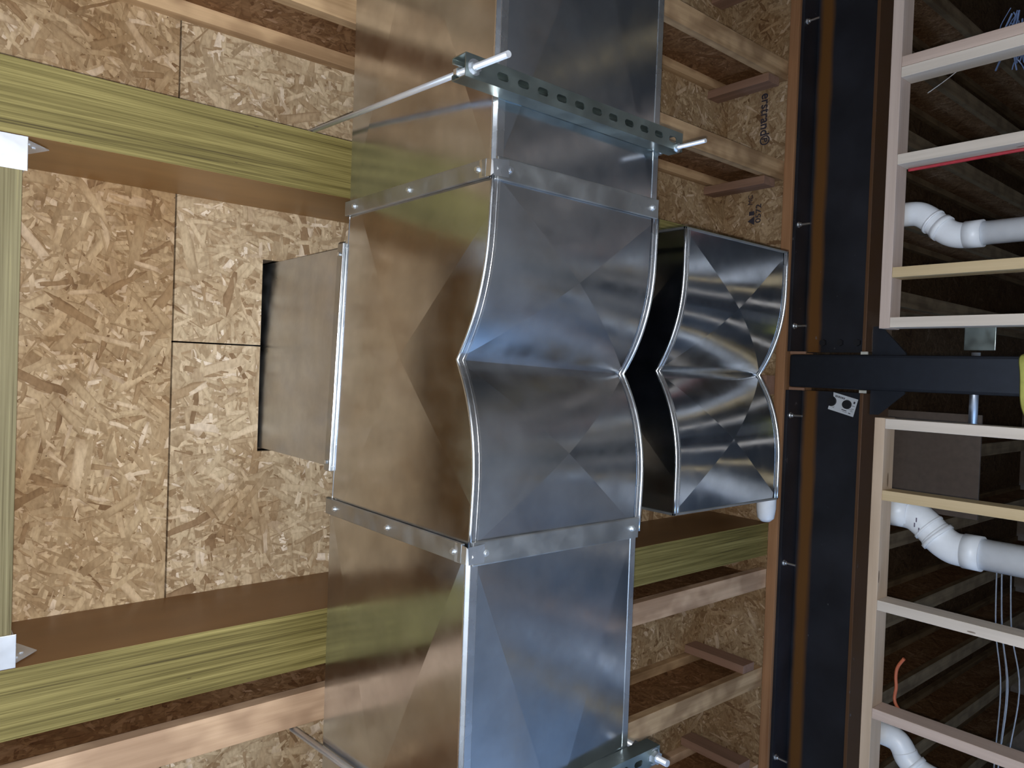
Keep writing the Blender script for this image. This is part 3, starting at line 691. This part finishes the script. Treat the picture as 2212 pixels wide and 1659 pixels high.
bm = bmesh.new(); box(bm, -0.279, 0.279, 0, 0.502, 0.62, CZ-1.190-0.001, bev=0.002); link('neck_duct', bm, M['galv2'], t2)   # hangs the rear fitting from the floor above
# riser through the floor
rs = empty('riser_duct', (0.017, 0.883, 1.762), 'rectangular riser duct going up through the cut-out in the strand board', 'duct', None, math.radians(1.9))
bm = bmesh.new(); flat(bm, (-0.279, 0, 0), (0.279, 0, 0), (0.279, 0, 1.0), (-0.279, 0, 1.0), 0.006, (0, -1, 0)); link('front_panel', bm, M['galv3'], rs)
bm = bmesh.new(); flat(bm, (-0.279, 0.5, 0), (0.279, 0.5, 0), (0.279, 0.5, 1.0), (-0.279, 0.5, 1.0), 0.006, (0, 1, 0)); link('back_panel', bm, M['galv'], rs)
bm = bmesh.new(); flat(bm, (0.279, 0, 0), (0.279, 0.5, 0), (0.279, 0.5, 1.0), (0.279, 0, 1.0), 0.003, (1, 0, 0)); link('side_panel', bm, M['galv'], rs)
bm = bmesh.new(); flat(bm, (-0.279, 0, 0), (-0.279, 0.5, 0), (-0.279, 0.5, 1.0), (-0.279, 0, 1.0), 0.003, (-1, 0, 0)); link('side_panel', bm, M['galv'], rs)
bm = bmesh.new(); box(bm, -0.290, 0.290, -0.007, -0.0005, -0.038, -0.006, bev=0.0015); link('cleat', bm, M['cleat'], rs)
bm = bmesh.new(); tube(bm, [(-0.288, -0.0075, -0.037), (0.288, -0.0075, -0.037)], 0.0020, 8); tube(bm, [(-0.288, -0.0035, -0.006), (0.288, -0.0035, -0.006)], 0.0012, 8); link('cleat_lip', bm, M['seam'], rs)
for x in (-0.268, 0.262):
    bm = bmesh.new(); tube(bm, [(x, -0.006, -0.020), (x, -0.012, -0.020)], 0.0052, 8); link('screw', bm, M['zinc'], rs)

# cleats over the two joints of the main duct
def joint(parent, xl, w, y0, z0=0.0, s=1):
    bm = bmesh.new(); box(bm, xl-w/2, xl+w/2, -0.0105, -0.0015, 0.010, 0.585, bev=0.002); link('drive_cleat', bm, M['cleat'], parent)
    def screw(pts):
        bm = bmesh.new(); a, b = Vector(pts[0]), Vector(pts[1]); d = (b-a).normalized()
        tube(bm, [a, a+d*0.0017, a+d*0.0018, b], [0.0075, 0.0072, 0.0048, 0.0044], 10); link('screw', bm, M['zinc'], parent)
    for z in (0.035, 0.285, 0.535): screw([(xl, -0.010, z), (xl, -0.0165, z)])
    bm = bmesh.new(); box(bm, xl-w*0.62, xl+w*0.62, 0.004, 0.492, -0.0090, -0.0012, bev=0.002); link('s_cleat', bm, M['cleat'], parent)
    for y in (0.035, 0.47): screw([(xl, y, -0.009), (xl, y, -0.0155)])
    bm = bmesh.new()   # hammered-over tab at the corner
    v = [bm.verts.new(p) for p in ((xl-w/2, -0.011, 0.03), (xl+w/2, -0.011, 0.03), (xl+w/2*0.8, -0.008, -0.004), (xl-w*0.1, 0.004, -0.012), (xl-w/2, -0.009, -0.004))]
    bm.faces.new(v); v = [bm.verts.new(p) for p in ((xl-w*0.5, -0.006, -0.010), (xl+w*0.4, -0.008, -0.009), (xl+w*0.5, 0.03, -0.0125), (xl-w*0.45, 0.03, -0.0125))]; bm.faces.new(v)
    link('bent_tab', bm, M['seam'], parent)
joint(ru, 0.004, 0.036, 0)
joint(rl, (-0.352+1.545)-0.006, 0.038, 0)

# ---------------------------------------------------------------- trapeze hangers
def strut(x, y0, y1, label, phase):
    t = empty('strut_channel', (x, y0, 1.0905), label, 'strut channel', 'slotted channels under the duct'); L = y1-y0; hw = 0.0206
    bm = bmesh.new(); loops = [[(-hw, 0), (hw, 0), (hw, L), (-hw, L)]]
    y = phase
    while y < L-0.02:
        if y > 0.02:
            q = []; a, r = 0.0072, 0.0071
            for k in range(9): th = math.pi*k/8; q.append((r*math.cos(th), y+a+r*math.sin(th)))
            for k in range(9): th = math.pi+math.pi*k/8; q.append((r*math.cos(th), y-a+r*math.sin(th)))
            loops.append(q)
        y += 0.0508
    es = []
    for lp in loops:
        vs = [bm.verts.new((p[0], p[1], 0)) for p in lp]
        es += [bm.edges.new((vs[i], vs[(i+1) % len(vs)])) for i in range(len(vs))]
    bmesh.ops.triangle_fill(bm, edges=es, use_beauty=True)
    for s in (1, -1):
        pr = [(s*hw, 0.0), (s*hw, 0.0385), (s*(hw-0.002), 0.0405), (s*(hw-0.009), 0.0405), (s*(hw-0.010), 0.034)]
        for (xa, za), (xb, zb) in zip(pr, pr[1:]):
            bm.faces.new([bm.verts.new(p) for p in ((xa, 0, za), (xb, 0, zb), (xb, L, zb), (xa, L, za))])
    bmesh.ops.remove_doubles(bm, verts=bm.verts, dist=1e-5)
    o = link('channel', bm, M['strut'], t); md = o.modifiers.new('thick', 'SOLIDIFY'); md.thickness = 0.0024; md.offset = 0
    return t
strut(0.545, 0.787, 1.418, 'slotted green-grey channel passing under the upper duct run', 0.874-0.787)
strut(-0.900, 0.790, 1.425, 'slotted green-grey channel under the lower duct run, at the bottom edge', 0.05)
def thread(name, rad):
    m, nt, b = newmat(name); co = coords(nt); b.inputs['Metallic'].default_value = 0.75; b.inputs['Base Color'].default_value = (0.80, 0.85, 0.93, 1); b.inputs['Roughness'].default_value = 0.35
    w = N(nt, 'ShaderNodeTexWave', wave_type='BANDS', bands_direction='Z'); w.inputs['Scale'].default_value = 200
    lk(nt, co, w.inputs['Vector']); bump(nt, w.outputs['Fac'], b, 0.25, 0.0006); return m
TH = thread('zinc_thread', 0.005)
def rod(a, b_, r, zb, label):
    """a lower tip, b upper end, zb height of channel underside"""
    a, b_ = Vector(a), Vector(b_); t = empty('threaded_rod', a, label, 'threaded rod', 'threaded hanger rods'); d = (b_-a)
    o = tubeobj('rod', [(0, 0, 0), d], r, TH, t, 14)
    for nm, z, h, rr in (('lower_nut', zb-0.0015-r*1.8, r*1.6, r*1.9), ('upper_nut', zb+0.0435, r*1.6, r*1.9)):
        f = (z-a.z)/d.z; c = d*f; bm = bmesh.new(); hexnut(bm, c, (0, 0, 1), rr, h)
        link(nm, bm, M['zinc'], t)
    f = (zb-0.003-a.z)/d.z; c = d*f; bm = bmesh.new(); tube(bm, [c-Vector((0, 0, 0.0015)), c+Vector((0, 0, 0.001))], r*2.5, 18); link('washer', bm, M['zinc'], t)
rod((0.5345, 0.800, 0.985), (0.622, 0.868, 1.93), 0.0060, 1.094, 'near rod of the upper trapeze, slanting across the duct side to the upper long beam')
rod((0.529, 1.397, 1.010), (0.545, 1.42, 2.18), 0.0048, 1.094, 'far rod stub of the upper trapeze, right of the upper duct run')
rod((-0.874, 0.822, 1.00), (-0.992, 0.862, 1.885), 0.0080, 1.094, 'near rod of the lower trapeze, thick rod ending at the pinkish I-joist')
rod((-0.900, 1.405, 1.050), (-0.915, 1.43, 1.90), 0.0080, 1.094, 'far rod stub of the lower trapeze, thick and short at the bottom edge')
